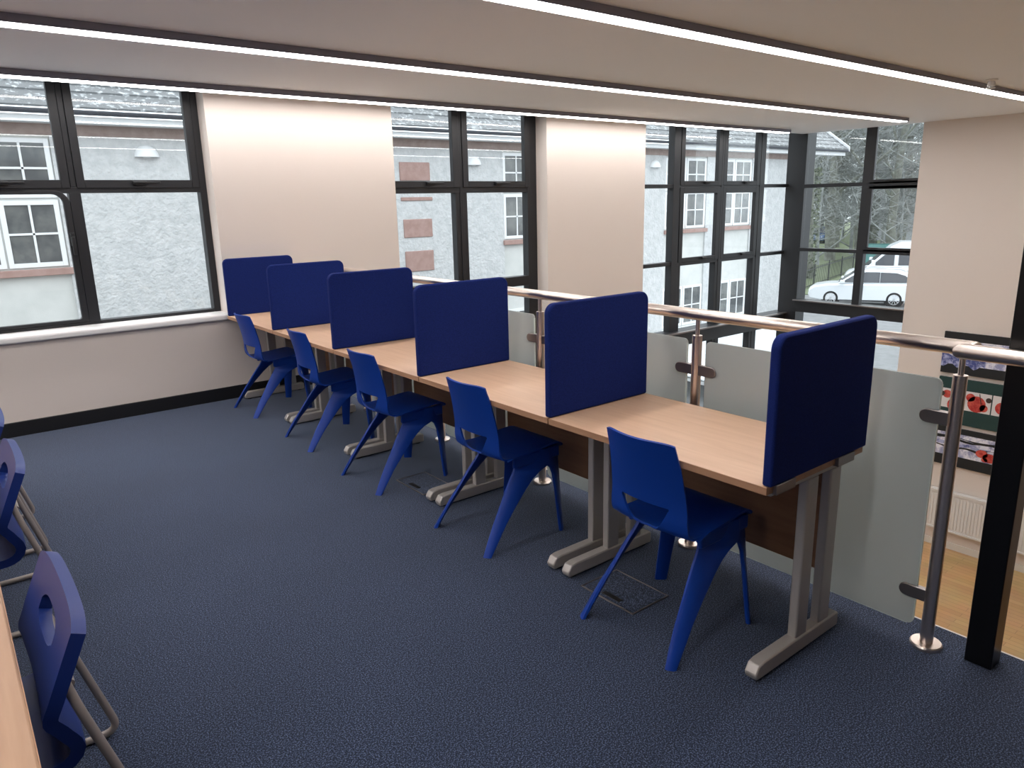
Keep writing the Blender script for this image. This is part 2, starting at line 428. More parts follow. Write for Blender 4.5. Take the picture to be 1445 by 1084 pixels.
obj('sill_ledge', MB().box(5.808, XC, YG-.17, YG-.12, zt_-.02, zt_), M['steel_dark'], w3, .003)
for xa, xb in ((6.735, 7.645), (7.695, 8.595)):
    sash(w3, xa, xb, 1.80, HD-.01, YG-.02, .082, .06, handle=(xa+xb)/2+.1)
    sash(w3, xa, xb, .755, 1.775, YG-.02, .082, .06, handle=(xa+xb)/2+.1)
    pane(w3, xa, xb, zt_, .71, YG+.01); pane(w3, xa, xb, ZL+.12, zb_, YG+.01)
for xa, xb in ((5.86, 6.60), (8.72, XC)):
    for za, zb in ((1.815, HD), (.775, 1.765), (zt_, .725), (ZL+.12, zb_)): pane(w3, xa, xb, za, zb, YG+.01)
# corner post
struct('trim_2', MB().box(9.40, 9.66, 5.14, 5.46, ZL, HD), M['frame'], 'dark square corner post between the two glazed walls', bevel=.004, cat='trim')
# window 4: glazing in the right wall
w4 = window('window_4', 'dark framed glazing in the right wall looking to the parked cars')
f = MB(); gx = XR+.10; ym = 4.17
def bx(y0, y1, z0, z1, d0=-.05, d1=.05): f.box(gx+d0, gx+d1, y0, y1, z0, z1)
bx(ym-.055, ym+.055, ZL, HD)
bx(ym+.05, 5.15, 1.745, 1.80); bx(ym+.05, 5.15, .78, .83)
bx(WE, ym-.05, 1.70, 1.80); bx(WE, ym-.05, .775, .84)
bx(WE, 5.15, -.175, .02, -.09, .07)
bx(WE, 5.15, ZL, ZL+.12); bx(WE-.06, WE+.0, ZL, CEIL, .0, .05)
obj('frame', f, M['frame'], w4, .003)
obj('sill_ledge', MB().box(gx-.13, gx-.09, WE, 5.15, .0, .02), M['steel_dark'], w4, .002)
def pane_y(y0, y1, z0, z1, par): obj('pane', MB().box(gx, gx+.006, y0, y1, z0, z1), M['glass'], par, smooth=False)
for z0, z1 in ((1.80, HD), (.83, 1.745), (.02, .78), (ZL+.12, -.175)): pane_y(ym+.055, 5.15, z0, z1, w4)
for z0, z1 in ((.02, .775), (ZL+.12, -.175)): pane_y(WE, ym-.055, z0, z1, w4)
for z0, z1 in ((1.77, HD-.01), (.81, 1.74)):
    mb = MB(); mb.box(gx-.05, gx, ym-.10, ym-.05, z0, z1); mb.box(gx-.05, gx, WE, ym-.10, z0, z0+.06); mb.box(gx-.05, gx, WE, ym-.10, z1-.045, z1)
    so = obj('sash', mb, M['frame'], w4, .003); pane_y(WE, ym-.10, z0+.06, z1-.045, so)
    stay(so, gx-.05, 3.85, z0+.035, 'y')

# ------------------------------------------------------------------ ceiling lights
def linear_light(y, label, x0=-6.0, x1=8.5):
    t = thing('ceiling_light', label, 'ceiling light', ((x0+x1)/2, y, CEIL), 0, 'linear ceiling lights')
    L = (x1-x0)/2
    obj('housing', MB().prism([(-.064,-.001),(.064,-.001),(.064,-.044),(.058,-.044),(.058,-.034),(-.058,-.034),(-.058,-.044),(-.064,-.044)], 'x', -L, L), M['led_body'], t, smooth=False)
    obj('diffuser', MB().prism(rrect(-.058, .058, -.048, -.032, (.01,.01,0,0)), 'x', -L+.01, L-.01), M['led'], t, smooth=True)
    for sx in (-1, 1): obj('end_cap', MB().box(sx*L-.006, sx*L+.006, -.066, .066, -.046, -.001), M['led_body'], t, .002)
    return t
linear_light(4.95, 'linear ceiling light closest to the windows, running along the window heads')
linear_light(3.33, 'linear ceiling light second from the windows, entering at the left edge')
linear_light(1.645, 'linear ceiling light crossing the top right of the view beside the white sprinkler')
linear_light(-.04, 'linear ceiling light nearest the camera, outside the top of the view')
# sprinkler
t = thing('sprinkler_head', 'small white sprinkler head on the ceiling beside the right hand light', 'sprinkler', (5.91, 1.456, CEIL))
obj('ceiling_rose', MB().lathe([(.045,0),(.045,-.008),(.03,-.016),(.0,-.016)]), M['white'], t)
obj('body', MB().lathe([(.024,-.012),(.030,-.03),(.030,-.055),(.014,-.06),(.0,-.06)], seg=16), M['white'], t)
obj('deflector', MB().lathe([(.0,-.072),(.035,-.072),(.035,-.068),(.0,-.066)], seg=16), M['white'], t)
obj('yoke', MB().tube(fillet([(-.016,0,-.055),(-.022,0,-.066),(-.012,0,-.072)], .004), .004, 8).tube(fillet([(.016,0,-.055),(.022,0,-.066),(.012,0,-.072)], .004), .004, 8), M['white'], t)

# ------------------------------------------------------------------ desks
def make_leg_frame(parent, y, mirror=1):
    """cantilever leg frame: top rail, two uprights, foot"""
    def P(mb): return mb
    top = obj('leg_frame', MB().box(.54-DX0, 1.05-DX0, y-.018, y+.018, DZ-.058, DZ-.0255), M['silver'], parent, .004)
    for xa in (.768, .922):
        obj('upright', MB().box(xa-DX0, xa+.072-DX0, y-.018, y+.018, .055, DZ-.058), M['silver'], top, .006)
    fx0, fx1 = .515-DX0, 1.06-DX0
    obj('foot', MB().prism([(fx0+.008,.008),(fx1-.004,.008),(fx1,.02),(fx1,.060),(fx1-.01,.066),(fx0+.05,.066),(fx0+.02,.060),(fx0,.03)], 'y', y-.024, y+.024), M['silver'], top, .006)
    for gx_ in (fx0+.05, fx1-.04): obj('glide', MB().cyl((gx_,y,0),(gx_,y,.009),.017), M['black_plastic'], top)
def make_desk(label):
    t = thing('study_desk', label, 'desk', (DX0, 0, 0), 0, 'study desks in the row')
    W = ST-.006; D = DX1-DX0
    obj('desktop', MB().box(0.002, D-.002, .004, W-.002, DZ-.025, DZ), M['beech'], t, .0015)
    e = MB(); e.box(0, .002, .002, W, DZ-.025, DZ-.0005); e.box(.002, D, .002, .004, DZ-.025, DZ-.0005)
    e.box(.002, D, W-.002, W, DZ-.025, DZ-.0005); e.box(D-.002, D, .0035, W-.002, DZ-.025, DZ-.0005)
    obj('edging', e, M['beech_edge'], t, smooth=False)
    make_leg_frame(t, .046); make_leg_frame(t, W-.046)
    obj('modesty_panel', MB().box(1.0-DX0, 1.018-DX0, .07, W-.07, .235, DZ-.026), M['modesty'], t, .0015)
    return t
D_LBL = ['study desk closest to the camera, with a blue screen on its free end',
         'second study desk from the near end of the row',
         'middle study desk of the five in the row',
         'fourth study desk from the near end, two along from the window wall',
         'study desk at the far end of the row, touching the window wall']
d0 = make_desk(D_LBL[0])
for k in range(1, 5): dup(d0, (DX0, k*ST, 0), label=D_LBL[k])

# ------------------------------------------------------------------ screens
def make_screen(label):
    t = thing('desk_screen', label, 'desk screen', (.475, 0, DZ), 0, 'blue fabric desk screens')
    poly = rrect(0, .605, .001, .48, (.008,.008,.045,.045), 8)
    obj('screen_panel', MB().prism(poly, 'y', -.010, .024), M['fabric'], t, .009, seg=3)
    return t
SC = ['blue fabric desk screen on the free end of the nearest desk',
      'blue fabric desk screen second from the camera, at the first joint of the desk row',
      'blue fabric desk screen third from the camera, behind the second nearest chair',
      'blue fabric desk screen fourth from the camera, beside the middle chair',
      'blue fabric desk screen second from the window wall',
      'blue fabric desk screen against the window wall, smallest in view']
s0 = make_screen(SC[0])
for k in range(1, 6): dup(s0, (.475, k*ST-(.0 if k < 5 else .022), DZ), label=SC[k])
for x in (.03, .41):     # clamps seen under the end screen
    c = MB(); c.box(x, x+.11, -.012, .0008, -.030, .002); c.box(x, x+.11, -.012, .05, -.0305, -.0262)
    obj('clamp', c, M['steel_dark'], s0, .001)

# ------------------------------------------------------------------ shells for the chairs
def catmull(P, n):
    out = []
    P = [Vector((*p, 0)) if len(p) == 2 else Vector(p) for p in P]
    Q = [P[0]*2-P[1]] + P + [P[-1]*2-P[-2]]
    for i in range(1, len(Q)-2):
        for k in range(n):
            t = k/n; a, b, c, d = Q[i-1], Q[i], Q[i+1], Q[i+2]
            out.append(.5*((2*b)+(c-a)*t+(2*a-5*b+4*c-d)*t*t+(3*b-a-3*c+d)*t**3))
    out.append(P[-1]); return out
def shell(prof, width, curve, hole, thick, nu=40, n=7, corner=.0, front_corner=.0, nv=56):
    """prof (x,z); width(v); curve(v) forward shift of the side edges; hole(y, v) -> inside test returning (lo,hi,w)"""
    C = catmull(prof, n); L = [0]
    for a, b in zip(C, C[1:]): L.append(L[-1]+(b-a).length)
    tot = L[-1]
    def at(s):
        s = min(max(s, 0), tot)
        for i in range(len(L)-1):
            if s <= L[i+1]:
                t = (s-L[i])/(L[i+1]-L[i]+1e-9); return C[i].lerp(C[i+1], t)
        return C[-1]
    bm = bmesh.new(); G = []; UV = {}
    for j in range(nv+1):
        row = []
        for i in range(nu+1):
            u = -1+2*i/nu; v = j/nv
            row.append((u, v))
        G.append(row)
    grid = {}
    if hole:
        w, lo, hi = hole['w'], hole['lo'], hole['hi']
        mid_, hh_ = (lo+hi)/2, (hi-lo)/2; ell = hole.get('ell')
        def low(u): return mid_-hh_*max(0, 1-(abs(u)/w)**3)**.5 if ell else lo+(hi-lo)*min(1, abs(u)/w)**2.0
        def high(u): return 2*mid_-low(u) if ell else hi
    for j in range(nv+1):
        for i in range(nu+1):
            u, v = G[j][i]; grid[i, j] = [u, v]
    def inside(u, v): return bool(hole) and abs(u) < w and low(u) < v < high(u)
    dead = set()
    for j in range(nv):
        for i in range(nu):
            u = -1+2*(i+.5)/nu; v = (j+.5)/nv
            if inside(u, v): dead.add((i, j))
    if hole:                                   # snap the rim of the opening onto its curve
        for j in range(1, nv):
            for i in range(1, nu):
                q = [(i-1,j-1),(i,j-1),(i-1,j),(i,j)]; k = sum(x in dead for x in q)
                if 0 < k < 4:
                    u, v = grid[i, j]
                    if abs(u) >= w*.97:
                        u2 = math.copysign(w*.985, u); grid[i, j] = [u2, min(v, high(u2) if not ell else max(v, low(u2)))]
                    else:
                        grid[i, j] = [u, high(u) if abs(v-high(u)) < abs(v-low(u)) else low(u)]
    VV = {}
    def vert(i, j):
        if (i, j) not in VV:
            u, v = grid[i, j]
            ve = v*(1-corner*abs(u)**7)
            if front_corner: ve = ve + front_corner*(1-v)**8*abs(u)**6
            p = at(ve*tot); y = u*width(v)*.5
            VV[i, j] = bm.verts.new((p.x+curve(v)*abs(u)**2, y, p.y + (curve(v, True) if False else 0)))
        return VV[i, j]
    for j in range(nv):
        for i in range(nu):
            if (i, j) in dead: continue
            bm.faces.new((vert(i,j), vert(i+1,j), vert(i+1,j+1), vert(i,j+1)))
    bmesh.ops.recalc_face_normals(bm, faces=bm.faces)
    bmesh.ops.solidify(bm, geom=bm.faces[:], thickness=thick)
    return bm

# ---- one-piece plastic chairs at the desks (local +x = forward, to the desk)
def leg_mesh(prof, y_top, y_foot, dy_top, dy_foot, th, side, rear):
    """prof: (z, x_rear, x_front) from foot to top as seen from the side; each leg is a flat blade set
    diagonally round its corner of the seat"""
    mb = MB(); rings = []; zt = prof[-1][0]
    for z, xa, xb in prof:
        t = max(0, z)/zt; y = y_foot+(y_top-y_foot)*t; dy = dy_foot+(dy_top-dy_foot)*t
        A, B = ((xa+.55*dy, y-dy), (xb, y)) if rear else ((xb+.2*dy, y-dy), (xa, y))
        d = Vector((B[0]-A[0], B[1]-A[1])); L = d.length; d.normalize(); n = Vector((-d.y, d.x))
        h = th*.5; k = min(h*.8, L*.25); q = []
        for a, b in ((0,-h+k*.6),(k,-h),(L-k,-h),(L,-h+k*.6),(L,h-k*.6),(L-k,h),(k,h),(0,h-k*.6)):
            q.append((A[0]+d.x*a+n.x*b, side*(A[1]+d.y*a+n.y*b), z))
        rings.append(q)
    mb.loft(rings); return mb
def make_chair(label):
    t = thing('plastic_chair', label, 'chair', (0,0,0), 0, 'blue plastic chairs at the desks')
    prof = [(.285,.412),(.268,.436),(.22,.447),(.10,.437),(-.02,.428),(-.10,.430),(-.135,.448),(-.148,.49),(-.153,.55),(-.170,.63),(-.195,.72),(-.221,.805)]
    def width(v):
        if v < .5: return .355+.02*math.sin(v/.5*PI*.5)
        return .375-.055*((v-.5)/.5)**1.2
    def curve(v): return .0 if v < .38 else .012+.028*min(1, (v-.38)/.5)
    sh = shell(prof, width, curve, dict(w=.63, lo=.512, hi=.668), .009, nu=84, n=9, nv=96, corner=.012, front_corner=.02)
    obj('seat_shell', sh, M['chair'], t, .0025, angle=50)
    for sd in (1, -1):
        rear = [(0,-.268,-.226),(.06,-.236,-.178),(.13,-.194,-.122),(.20,-.146,-.055),(.27,-.10,.018),(.31,-.072,.068),(.335,-.052,.115),(.352,-.04,.165),(.372,-.03,.185),(.436,-.02,.19)]
        obj('leg', leg_mesh(rear, .180, .238, .045, .032, .022, sd, True), M['chair'], t, angle=45)
        fr = [(0,.212,.244),(.10,.208,.247),(.22,.205,.252),(.30,.198,.257),(.335,.185,.260),(.356,.16,.262),(.43,.15,.268)]
        obj('leg', leg_mesh(fr, .178, .236, .04, .032, .020, sd, False), M['chair'], t, angle=45)
        sk = MB(); sk.box(-.03, .26, (sd*.178 if sd < 0 else sd*.160), (sd*.160 if sd < 0 else sd*.178), .375, .432)
        obj('seat_rim', sk, M['chair'], t, .006)
    return t
CH = ['blue plastic chair at the desk closest to the camera',
      'second blue plastic chair from the near end, in front of the second desk',
      'middle blue plastic chair of the five in the desk row',
      'blue plastic chair second from the window wall',
      'blue plastic chair at the far end, next to the window wall']
cx = [.6, .612, .59, .616, .614]; cy = [.485, 1.585, 2.615, 3.60, 4.69]; rz = [.0, .0, .02, -.02, .03]
c0 = make_chair(CH[0]); c0.location = (cx[0], cy[0], 0)
for k in range(1, 5): dup(c0, (cx[k], cy[k], 0), rz[k], CH[k])

# ------------------------------------------------------------------ floor boxes
for (x0, x1, y0, y1), lb in (((.52,.742,.585,.885), 'flush floor socket box with a metal rim under the nearest chair'),
                             ((.545,.752,2.21,2.52), 'flush floor socket box with a metal rim by the middle chair')):
    t = thing('floor_socket_box', lb, 'floor box', ((x0+x1)/2, (y0+y1)/2, 0), 0, 'floor socket boxes')
    a, b = (x1-x0)/2, (y1-y0)/2; r = MB(); e = .007
    for q in ((-a,a,-b,-b+e),(-a,a,b-e,b),(-a,-a+e,-b+e,b-e),(a-e,a,-b+e,b-e)): r.box(*q, -.002, .0045)
    obj('rim', r, M['steel_dark'], t, .001)
    obj('lid', MB().box(-a+e, a-e, -b+e, b-e, -.002, .003), M['carpet'], t, smooth=False)
    obj('lid_handle', MB().box(-a+.025, -a+.05, -.05, .05, .002, .005), M['black_plastic'], t, .001)

# ------------------------------------------------------------------ balustrade
XB = 1.187; ZR = 1.1155; PY = [-.248 + 1.0773*k for k in range(5)]
bal = thing('balustrade', 'steel handrail with frosted glass panels along the edge of the upper floor', 'balustrade', (XB, 0, 0))
xo = XB-.062
def mitred(pts, r, seg=24):
    """tube whose corners are sawn mitres"""
    pts = [Vector(p) for p in pts]; mb = MB(); rings = []; n = len(pts)
    d0 = (pts[1]-pts[0]).normalized(); a = Vector((0,0,1)); offs = None
    for i, p in enumerate(pts):
        d = (pts[i]-pts[i-1]).normalized() if i else d0
        do = (pts[i+1]-pts[i]).normalized() if i < n-1 else d
        b = d.cross(a); nm = (d+do).normalized(); ring = []
        for k in range(seg):
            o_ = (a*math.cos(2*PI*k/seg)+b*math.sin(2*PI*k/seg))*r
            ring.append(p+o_-d*(o_.dot(nm)/d.dot(nm)))
        rings.append(ring)
    mb.loft(rings); return mb
yj = PY[0]-.022
obj('handrail', mitred([(0, YW-.005, ZR), (0, yj, ZR), (-.062, yj, ZR), (-.062, -3.2, ZR)], .0255), M['steel'], bal, angle=30)
for y in PY + [-1.40, -2.50]:
    p = obj('post', MB().cyl((0,y,.012),(0,y,1.022),.0225,seg=20), M['steel'], bal)
    obj('base_flange', MB().lathe([(.0,.0),(.054,.0),(.054,.010),(.050,.015),(.0,.016)], (0,y,0)), M['steel'], p)
    stem_x = 0
    obj('stem', MB().cyl((0,y,1.02),(stem_x,y,ZR-.015),.0095,seg=12), M['steel'], p)
    for z in (.865, .195):
        for sd in (-1, 1):
            if y == PY[0] and sd < 0 or y == -1.40 and sd > 0: continue
            poly = [(y+sd*.012, z-.024)] + [(y+sd*(.088+.024*math.cos(a)), z+.024*math.sin(a)) for a in [(-.5+k/8)*PI for k in range(9)]] + [(y+sd*.012, z+.024)]
            obj('glass_clamp', MB().prism(poly, 'x', -.012, .012), M['steel_dark'], p, .003)
for a, b in zip(PY, PY[1:]+[None]):
    y0 = a+.052; y1 = (b-.052) if b else YW-.04
    if y1-y0 < .1: continue
    g = obj('glass_panel', MB().prism(rrect(y0, y1, .062, 1.0, (.02,.02,.02,.02), 5), 'x', -.005, .005), M['frosted'], bal, smooth=False)
    e = MB(); e.box(-.0055, .0055, y0+.02, y1-.02, .0595, .0625); e.box(-.0055, .0055, y0-.001, y0+.001, .085, .98)
    obj('polished_edge', e, M['gedge'], g, smooth=False)
g = obj('glass_panel', MB().prism(rrect(-2.45, -1.45, .062, 1.0, (.02,)*4, 5), 'x', -.005, .005), M['frosted'], bal, smooth=False)
# black column
t = thing('steel_column', 'black square steel column at the right beside the last handrail post', 'column', (1.238, -.415, 0))
obj('shaft', MB().box(-.043, .043, -.043, .043, 0, CEIL), M['black_steel'], t, .004)

# ------------------------------------------------------------------ prints and radiator on the far wall
def canvas(z0, z1, label, mt):
    t = thing('canvas_print', label, 'canvas print', (XR-.001, 2.0, (z0+z1)/2), 0, 'canvas prints of fruit on the far wall')
    obj('canvas', MB().box(-.035, 0, -.86, .845, (z0-z1)/2, (z1-z0)/2), mt, t, .003)
    return t
def flat(par, poly, m, name='printed_picture', d=0.0):
    # poly in (y,z) local; a printed area on the face of the canvas
    obj(name, MB().prism(poly, 'x', -.0365-d, -.0352-d), m, par, smooth=False)
def disc(cy, cz, r, sq=1.0, n=18): return [(cy+r*math.cos(2*PI*k/n), cz+r*sq*math.sin(2*PI*k/n)) for k in range(n)]
def wavy(y0, y1, z0, z1, amp, ph, n=16):
    a = [(y0+(y1-y0)*k/n, z0+amp*math.sin(ph+k*1.1)) for k in range(n+1)]
    b = [(y1-(y1-y0)*k/n, z1+amp*.8*math.sin(ph*2+k*.9)) for k in range(n+1)]
    return a+b
c1 = canvas(-.785, -.215, 'top canvas print of blue water on black, highest of the three', M['ink'])
flat(c1, rrect(-.86, .845, -.155, .18, (0,0,0,0)), M['splash'])
flat(c1, wavy(.30, .845, -.17, -.02, .03, .4), M['splash_blue'], d=.0015)
flat(c1, wavy(-.5, .0, -.16, -.05, .03, 1.4), M['berry'], d=.0015)
c2 = canvas(-1.485, -.845, 'middle canvas print of red cherry pictures on dark green', M['ink_green'])
for i in range(5):
    y1 = .83-.335*i; y0 = y1-.32
    pz0, pz1 = -.105, .165
    flat(c2, rrect(y0, y1, pz0, pz1, (0,0,0,0)), M['photo_white'])
    for (dy, dz, r) in (((.10,.02,.085),(.21,.16,.05),(.055,.10,.05)), ((.17,.08,.10),(.25,.16,.05),(.08,.04,.045)), ((.20,.08,.075),(.08,.045,.055),(.13,.19,.035)))[i % 3]:
        flat(c2, disc(y0+dy, pz0+dz+.03, r*1.12), M['berry'], 'printed_fruit', d=.0015)
    flat(c2, disc(y0+(.27,.03,.05)[i%3], pz0+.19, .035), M['peach'] if i % 3 == 2 else M['leaf'], 'printed_fruit', d=.003)
    flat(c2, [(y0+.14,pz0+.26),(y0+.15,pz0+.26),(y0+.12,pz0+.12),(y0+.11,pz0+.12)], M['leaf'], 'printed_stalk', d=.0045)
c3 = canvas(-2.095, -1.545, 'lowest canvas print of red fruit splashing in water', M['ink'])
flat(c3, rrect(-.86, .845, -.125, .20, (0,0,0,0)), M['splash'])
for k, (y0, y1, z) in enumerate(((-.86,.845,.135),(-.86,.5,.115),(.1,.845,.05),(-.2,.845,.0),(-.86,.2,.045))):
    flat(c3, wavy(y0, y1, z-.012, z+.012, .016, k*1.3), M['ink'] if k != 2 else M['splash_blue'], 'printed_ripple', d=.0012+.0004*k)
for dy, dz, r in ((.12,-.01,.075),(.02,-.05,.085),(-.13,-.02,.06),(-.22,-.07,.07),(-.40,-.03,.08),(.08,-.085,.04)):
    flat(c3, disc(dy+.08, dz, r, .75), M['berry'] if dy > -.2 else M['peach'], 'printed_fruit', d=.0045)
flat(c3, wavy(-.35, .0, .01, .05, .02, 2), M['leaf'], 'printed_leaf', d=.006)
t = thing('radiator', 'long white panel radiator low on the far wall of the hall below', 'radiator', (XR, 2.0, ZL))
obj('panel', MB().box(-.09, -.02, -.9, .78, .30, .845), M['radiator'], t, .008)
g = MB(); g.box(-.105, -.012, -.9, .78, .845, .875)
for k in range(60): g.box(-.10, -.02, -.88+.0275*k, -.868+.0275*k, .875, .879)
obj('top_grille', g, M['radiator'], t, smooth=False)
rb = MB()
for k in range(40): rb.box(-.097, -.09, -.885+.0418*k, -.862+.0418*k, .34, .81)
obj('ribbed_face', rb, M['radiator'], t, .002)
obj('bottom_rail', MB().box(-.10, -.02, -.9, .78, .285, .315), M['radiator'], t, .004)
for y in (-.7, .6): obj('bracket', MB().box(-.025, .0, y-.02, y+.02, .35, .8), M['radiator'], t, .002)
obj('valve', MB().cyl((-.055,.79,.33),(-.055,.84,.33),.018).cyl((-.055,.82,0),(-.055,.82,.33),.008), M['white'], t)

# ------------------------------------------------------------------ low table and its chairs on the left
TZ = .58
def low_table(y0, y1, label):
    t = thing('low_table', label, 'table', (-1.95, (y0+y1)/2, 0), 0, 'low tables')
    a, b = .503, (y1-y0)/2
    obj('tabletop', MB().prism(rrect(-a, a, -b, b, (.03,)*4), 'z', TZ-.028, TZ), M['table_top'], t, .006)
    obj('edging', MB().prism(rrect(-a-.002, a+.002, -b-.002, b+.002, (.032,)*4), 'z', TZ-.026, TZ-.006), M['beech_edge'], t)
    for sx in (-1, 1):
        for sy in (-1, 1): obj('leg', MB().cyl((sx*(a-.06), sy*(b-.06), 0), (sx*(a-.06), sy*(b-.06), TZ-.027), .019), M['tube'], t)
    fr = MB(); fr.box(-a+.06, a-.06, -b+.05, -b+.07, TZ-.07, TZ-.027); fr.box(-a+.06, a-.06, b-.07, b-.05, TZ-.07, TZ-.027)
    obj('frame', fr, M['tube'], t, .003)
    return t
low_table(-.62, 1.62, 'low beech topped table in the bottom left corner')
low_table(1.66, 3.90, 'low beech topped table beyond the corner one, behind the blue chair backs')

def make_rc(label):
    t = thing('sled_base_chair', label, 'chair', (0,0,0), 0, 'blue tube framed chairs on the left')
    prof = [(.30,.318),(.285,.350),(.24,.362),(.10,.352),(-.02,.330),(-.10,.318),(-.160,.322),(-.186,.355),(-.166,.405),(-.142,.455),(-.162,.51),(-.192,.58),(-.238,.685)]
    def width(v):
        if v < .45: return .50
        if v < .62: return .50-.03*math.sin((v-.45)/.17*PI)
        return .50+.045*math.sin(min(1,(v-.62)/.25)*PI/2)
    def curve(v): return .0 if v < .45 else .008*min(1, (v-.45)/.2)
    sh = shell(prof, width, curve, dict(w=.44, lo=.835, hi=.925, ell=True), .032, nu=40, corner=.022, front_corner=.03)
    o = obj('seat_shell', sh, M['chair2'], t, .012, angle=60, seg=3)
    for sd in (-1, 1):
        y = sd*.262
        path = fillet([(-.195,sd*.245,.53),(-.212,sd*.258,.46),(-.338,y,.013),(.25,y,.013)], .05, 7)
        obj('side_frame', MB().tube(path, .0115, 12), M['tube'], t)
        obj('glide', MB().box(.18,.24,y-.014,y+.014,0,.012), M['black_plastic'], t, .003)
    obj('crossbar', MB().tube([(-.208,-.20,.50),(-.208,.20,.50)], .0095, 10), M['tube'], t)
    return t
RC = ['blue tube framed chair in the bottom left corner, closest to the camera',
      'blue tube framed chair at the left edge, second from the camera',
      'blue tube framed chair at the left edge, farthest from the camera']
r0 = make_rc(RC[0]); r0.location = (-1.56, .925, 0); r0.rotation_euler = (0,0,PI)
dup(r0, (-1.55, 2.31, 0), PI, RC[1]); dup(r0, (-1.555, 3.13, 0), PI, RC[2])

# ------------------------------------------------------------------ outside: ground
ZG = -3.42
gm = MB(); gm.box(-30, 160, YW+.62, 160, ZG-.2, ZG); gm.box(XR+.72, 160, -80, YW+.62, ZG-.2, ZG)
gr = struct('ground', gm, M['tarmac'], 'grey tarmac outside', cat='ground')
lawn = MB(); lawn.prism([(35.2,18.6),(50,22.5),(140,45),(140,110),(30,110),(30,24)], 'z', ZG-.05, ZG+.04)
struct('ground.001', lawn, M['grass'], 'strip of grass behind the railings', cat='ground')

# ------------------------------------------------------------------ outside: neighbouring building
YF = 13.5
bd = thing('building', 'grey roughcast building with slate roof seen through the windows', 'building', (8, YF, ZG))
bays = [(-1.30,.47), (9.98,11.78), (16.12,18.10), (18.62,20.52)]
wl = MB(); xs = [-16] + [v for b in bays for v in b] + [24.3]
for k in range(0, len(xs), 2): wl.box(xs[k], xs[k+1], YF, YF+.35, ZG, 3.1)
wl.box(-16, 24.3, YF+.36, YF+9, ZG, 3.1)
obj('wall', wl, M['rough'], bd, world=True, smooth=False)
for a, b in bays:
    obj('bay_panel', MB().box(a, b, YF+.05, YF+.35, ZG, 3.1), M['render'], bd, world=True, smooth=False)
    obj('sill', MB().box(a-.03, b+.06, YF-.06, YF+.1, .60, .715), M['brick'], bd, .01, world=True)
    for z0, z1, tr in ((.715, 2.86, 1.86), (-3.02, -1.02, -2.32)):
        wd = obj('window', MB().box(a, b, YF+.06, YF+.10, z0, z1), M['upvc'], bd, .004, world=True)
        mid = (a+b)/2
        for xa, xb in ((a+.02, mid-.015), (mid+.015, b-.02)):
            for za, zb, nz in ((z0+.03, tr-.02, 2), (tr+.02, z1-.03, 2)):
                s = .075
                sb = MB(); sb.box(xa, xa+s, YF+.02, YF+.06, za, zb); sb.box(xb-s, xb, YF+.02, YF+.06, za, zb)
                sb.box(xa+s, xb-s, YF+.02, YF+.06, za, za+s); sb.box(xa+s, xb-s, YF+.02, YF+.06, zb-s, zb)
                xm = (xa+xb)/2; sb.box(xm-.018, xm+.018, YF+.025, YF+.06, za+s, zb-s)
                zm = (za+zb)/2; sb.box(xa+s, xb-s, YF+.025, YF+.06, zm-.018, zm+.018)
                obj('casement', sb, M['upvc'], wd, .003, world=True)
                obj('pane', MB().box(xa+s, xb-s, YF+.045, YF+.062, za+s, zb-s), M['dark_pane'], wd, world=True, smooth=False)
obj('wall_band', MB().box(-16, 24.3, YF-.02, YF+.3, 2.885, 3.06), M['band'], bd, world=True, smooth=False)
for k in range(10):
    z0 = 3.30-.775*(k+1)+.0
    z0 = [2.10,1.30,.90,.13,-.62,-1.36,-2.10,-2.85,2.52,1.72][k]
qs = [(2.16,2.56),(1.72,1.80),(.905,1.315),(.135,.60),(-.63,-.20),(-1.38,-.95),(-2.12,-1.70)]
for z0, z1 in qs:
    obj('quoin', MB().box(7.07 if z0 > 1 else 7.10, 7.86 if z1-z0 > .2 else 7.9, YF-.025, YF+.2, z0, z1), M['brick'], bd, .015, world=True)
obj('fascia', MB().box(-16, 25.75, YF-.40, YF-.37, 3.05, 3.16), M['fascia'], bd, .003, world=True)
obj('soffit', MB().box(-16, 25.6, YF-.37, YF, 3.06, 3.075), M['fascia'], bd, world=True, smooth=False)
gp = [(YF-.52+.06+.06*math.cos(a), 3.23+.06*math.sin(a)) for a in [PI+PI*k/8 for k in range(9)]] + [(YF-.40,3.245),(YF-.52,3.245)]
obj('gutter', MB().prism(gp, 'x', -16, 25.85), M['gutter'], bd, world=True)
rf = MB(); sl_ = math.radians(36)
for k in range(30):
    s0_, s1_ = .25*k, .25*k+.30
    y0, z0 = YF-.50+s0_*math.cos(sl_), 3.265+s0_*math.sin(sl_)
    y1, z1 = YF-.50+s1_*math.cos(sl_), 3.265+s1_*math.sin(sl_)
    rf.prism([(y0, z0+.03), (y1, z1+.005), (y1, z1-.01), (y0, z0+.0)], 'x', -16, 25.75)
obj('roof', rf, M['slate'], bd, world=True, smooth=False)
vb = MB(); vb.prism([(YF-.52,3.20),(YF+7.0*math.cos(sl_)-.52,3.20+7.0*math.sin(sl_)),(YF+7.0*math.cos(sl_)-.52,3.36+7.0*math.sin(sl_)),(YF-.52,3.36)], 'x', 25.75, 25.82)
obj('verge_board', vb, M['fascia'], bd, world=True, smooth=False)
gb = MB(); gb.prism([(YF,3.05),(YF+5.6,3.05+5.6*math.tan(sl_)),(YF+5.6,3.05)], 'x', 24.0, 24.3)
obj('gable', gb, M['rough'], bd, world=True, smooth=False)
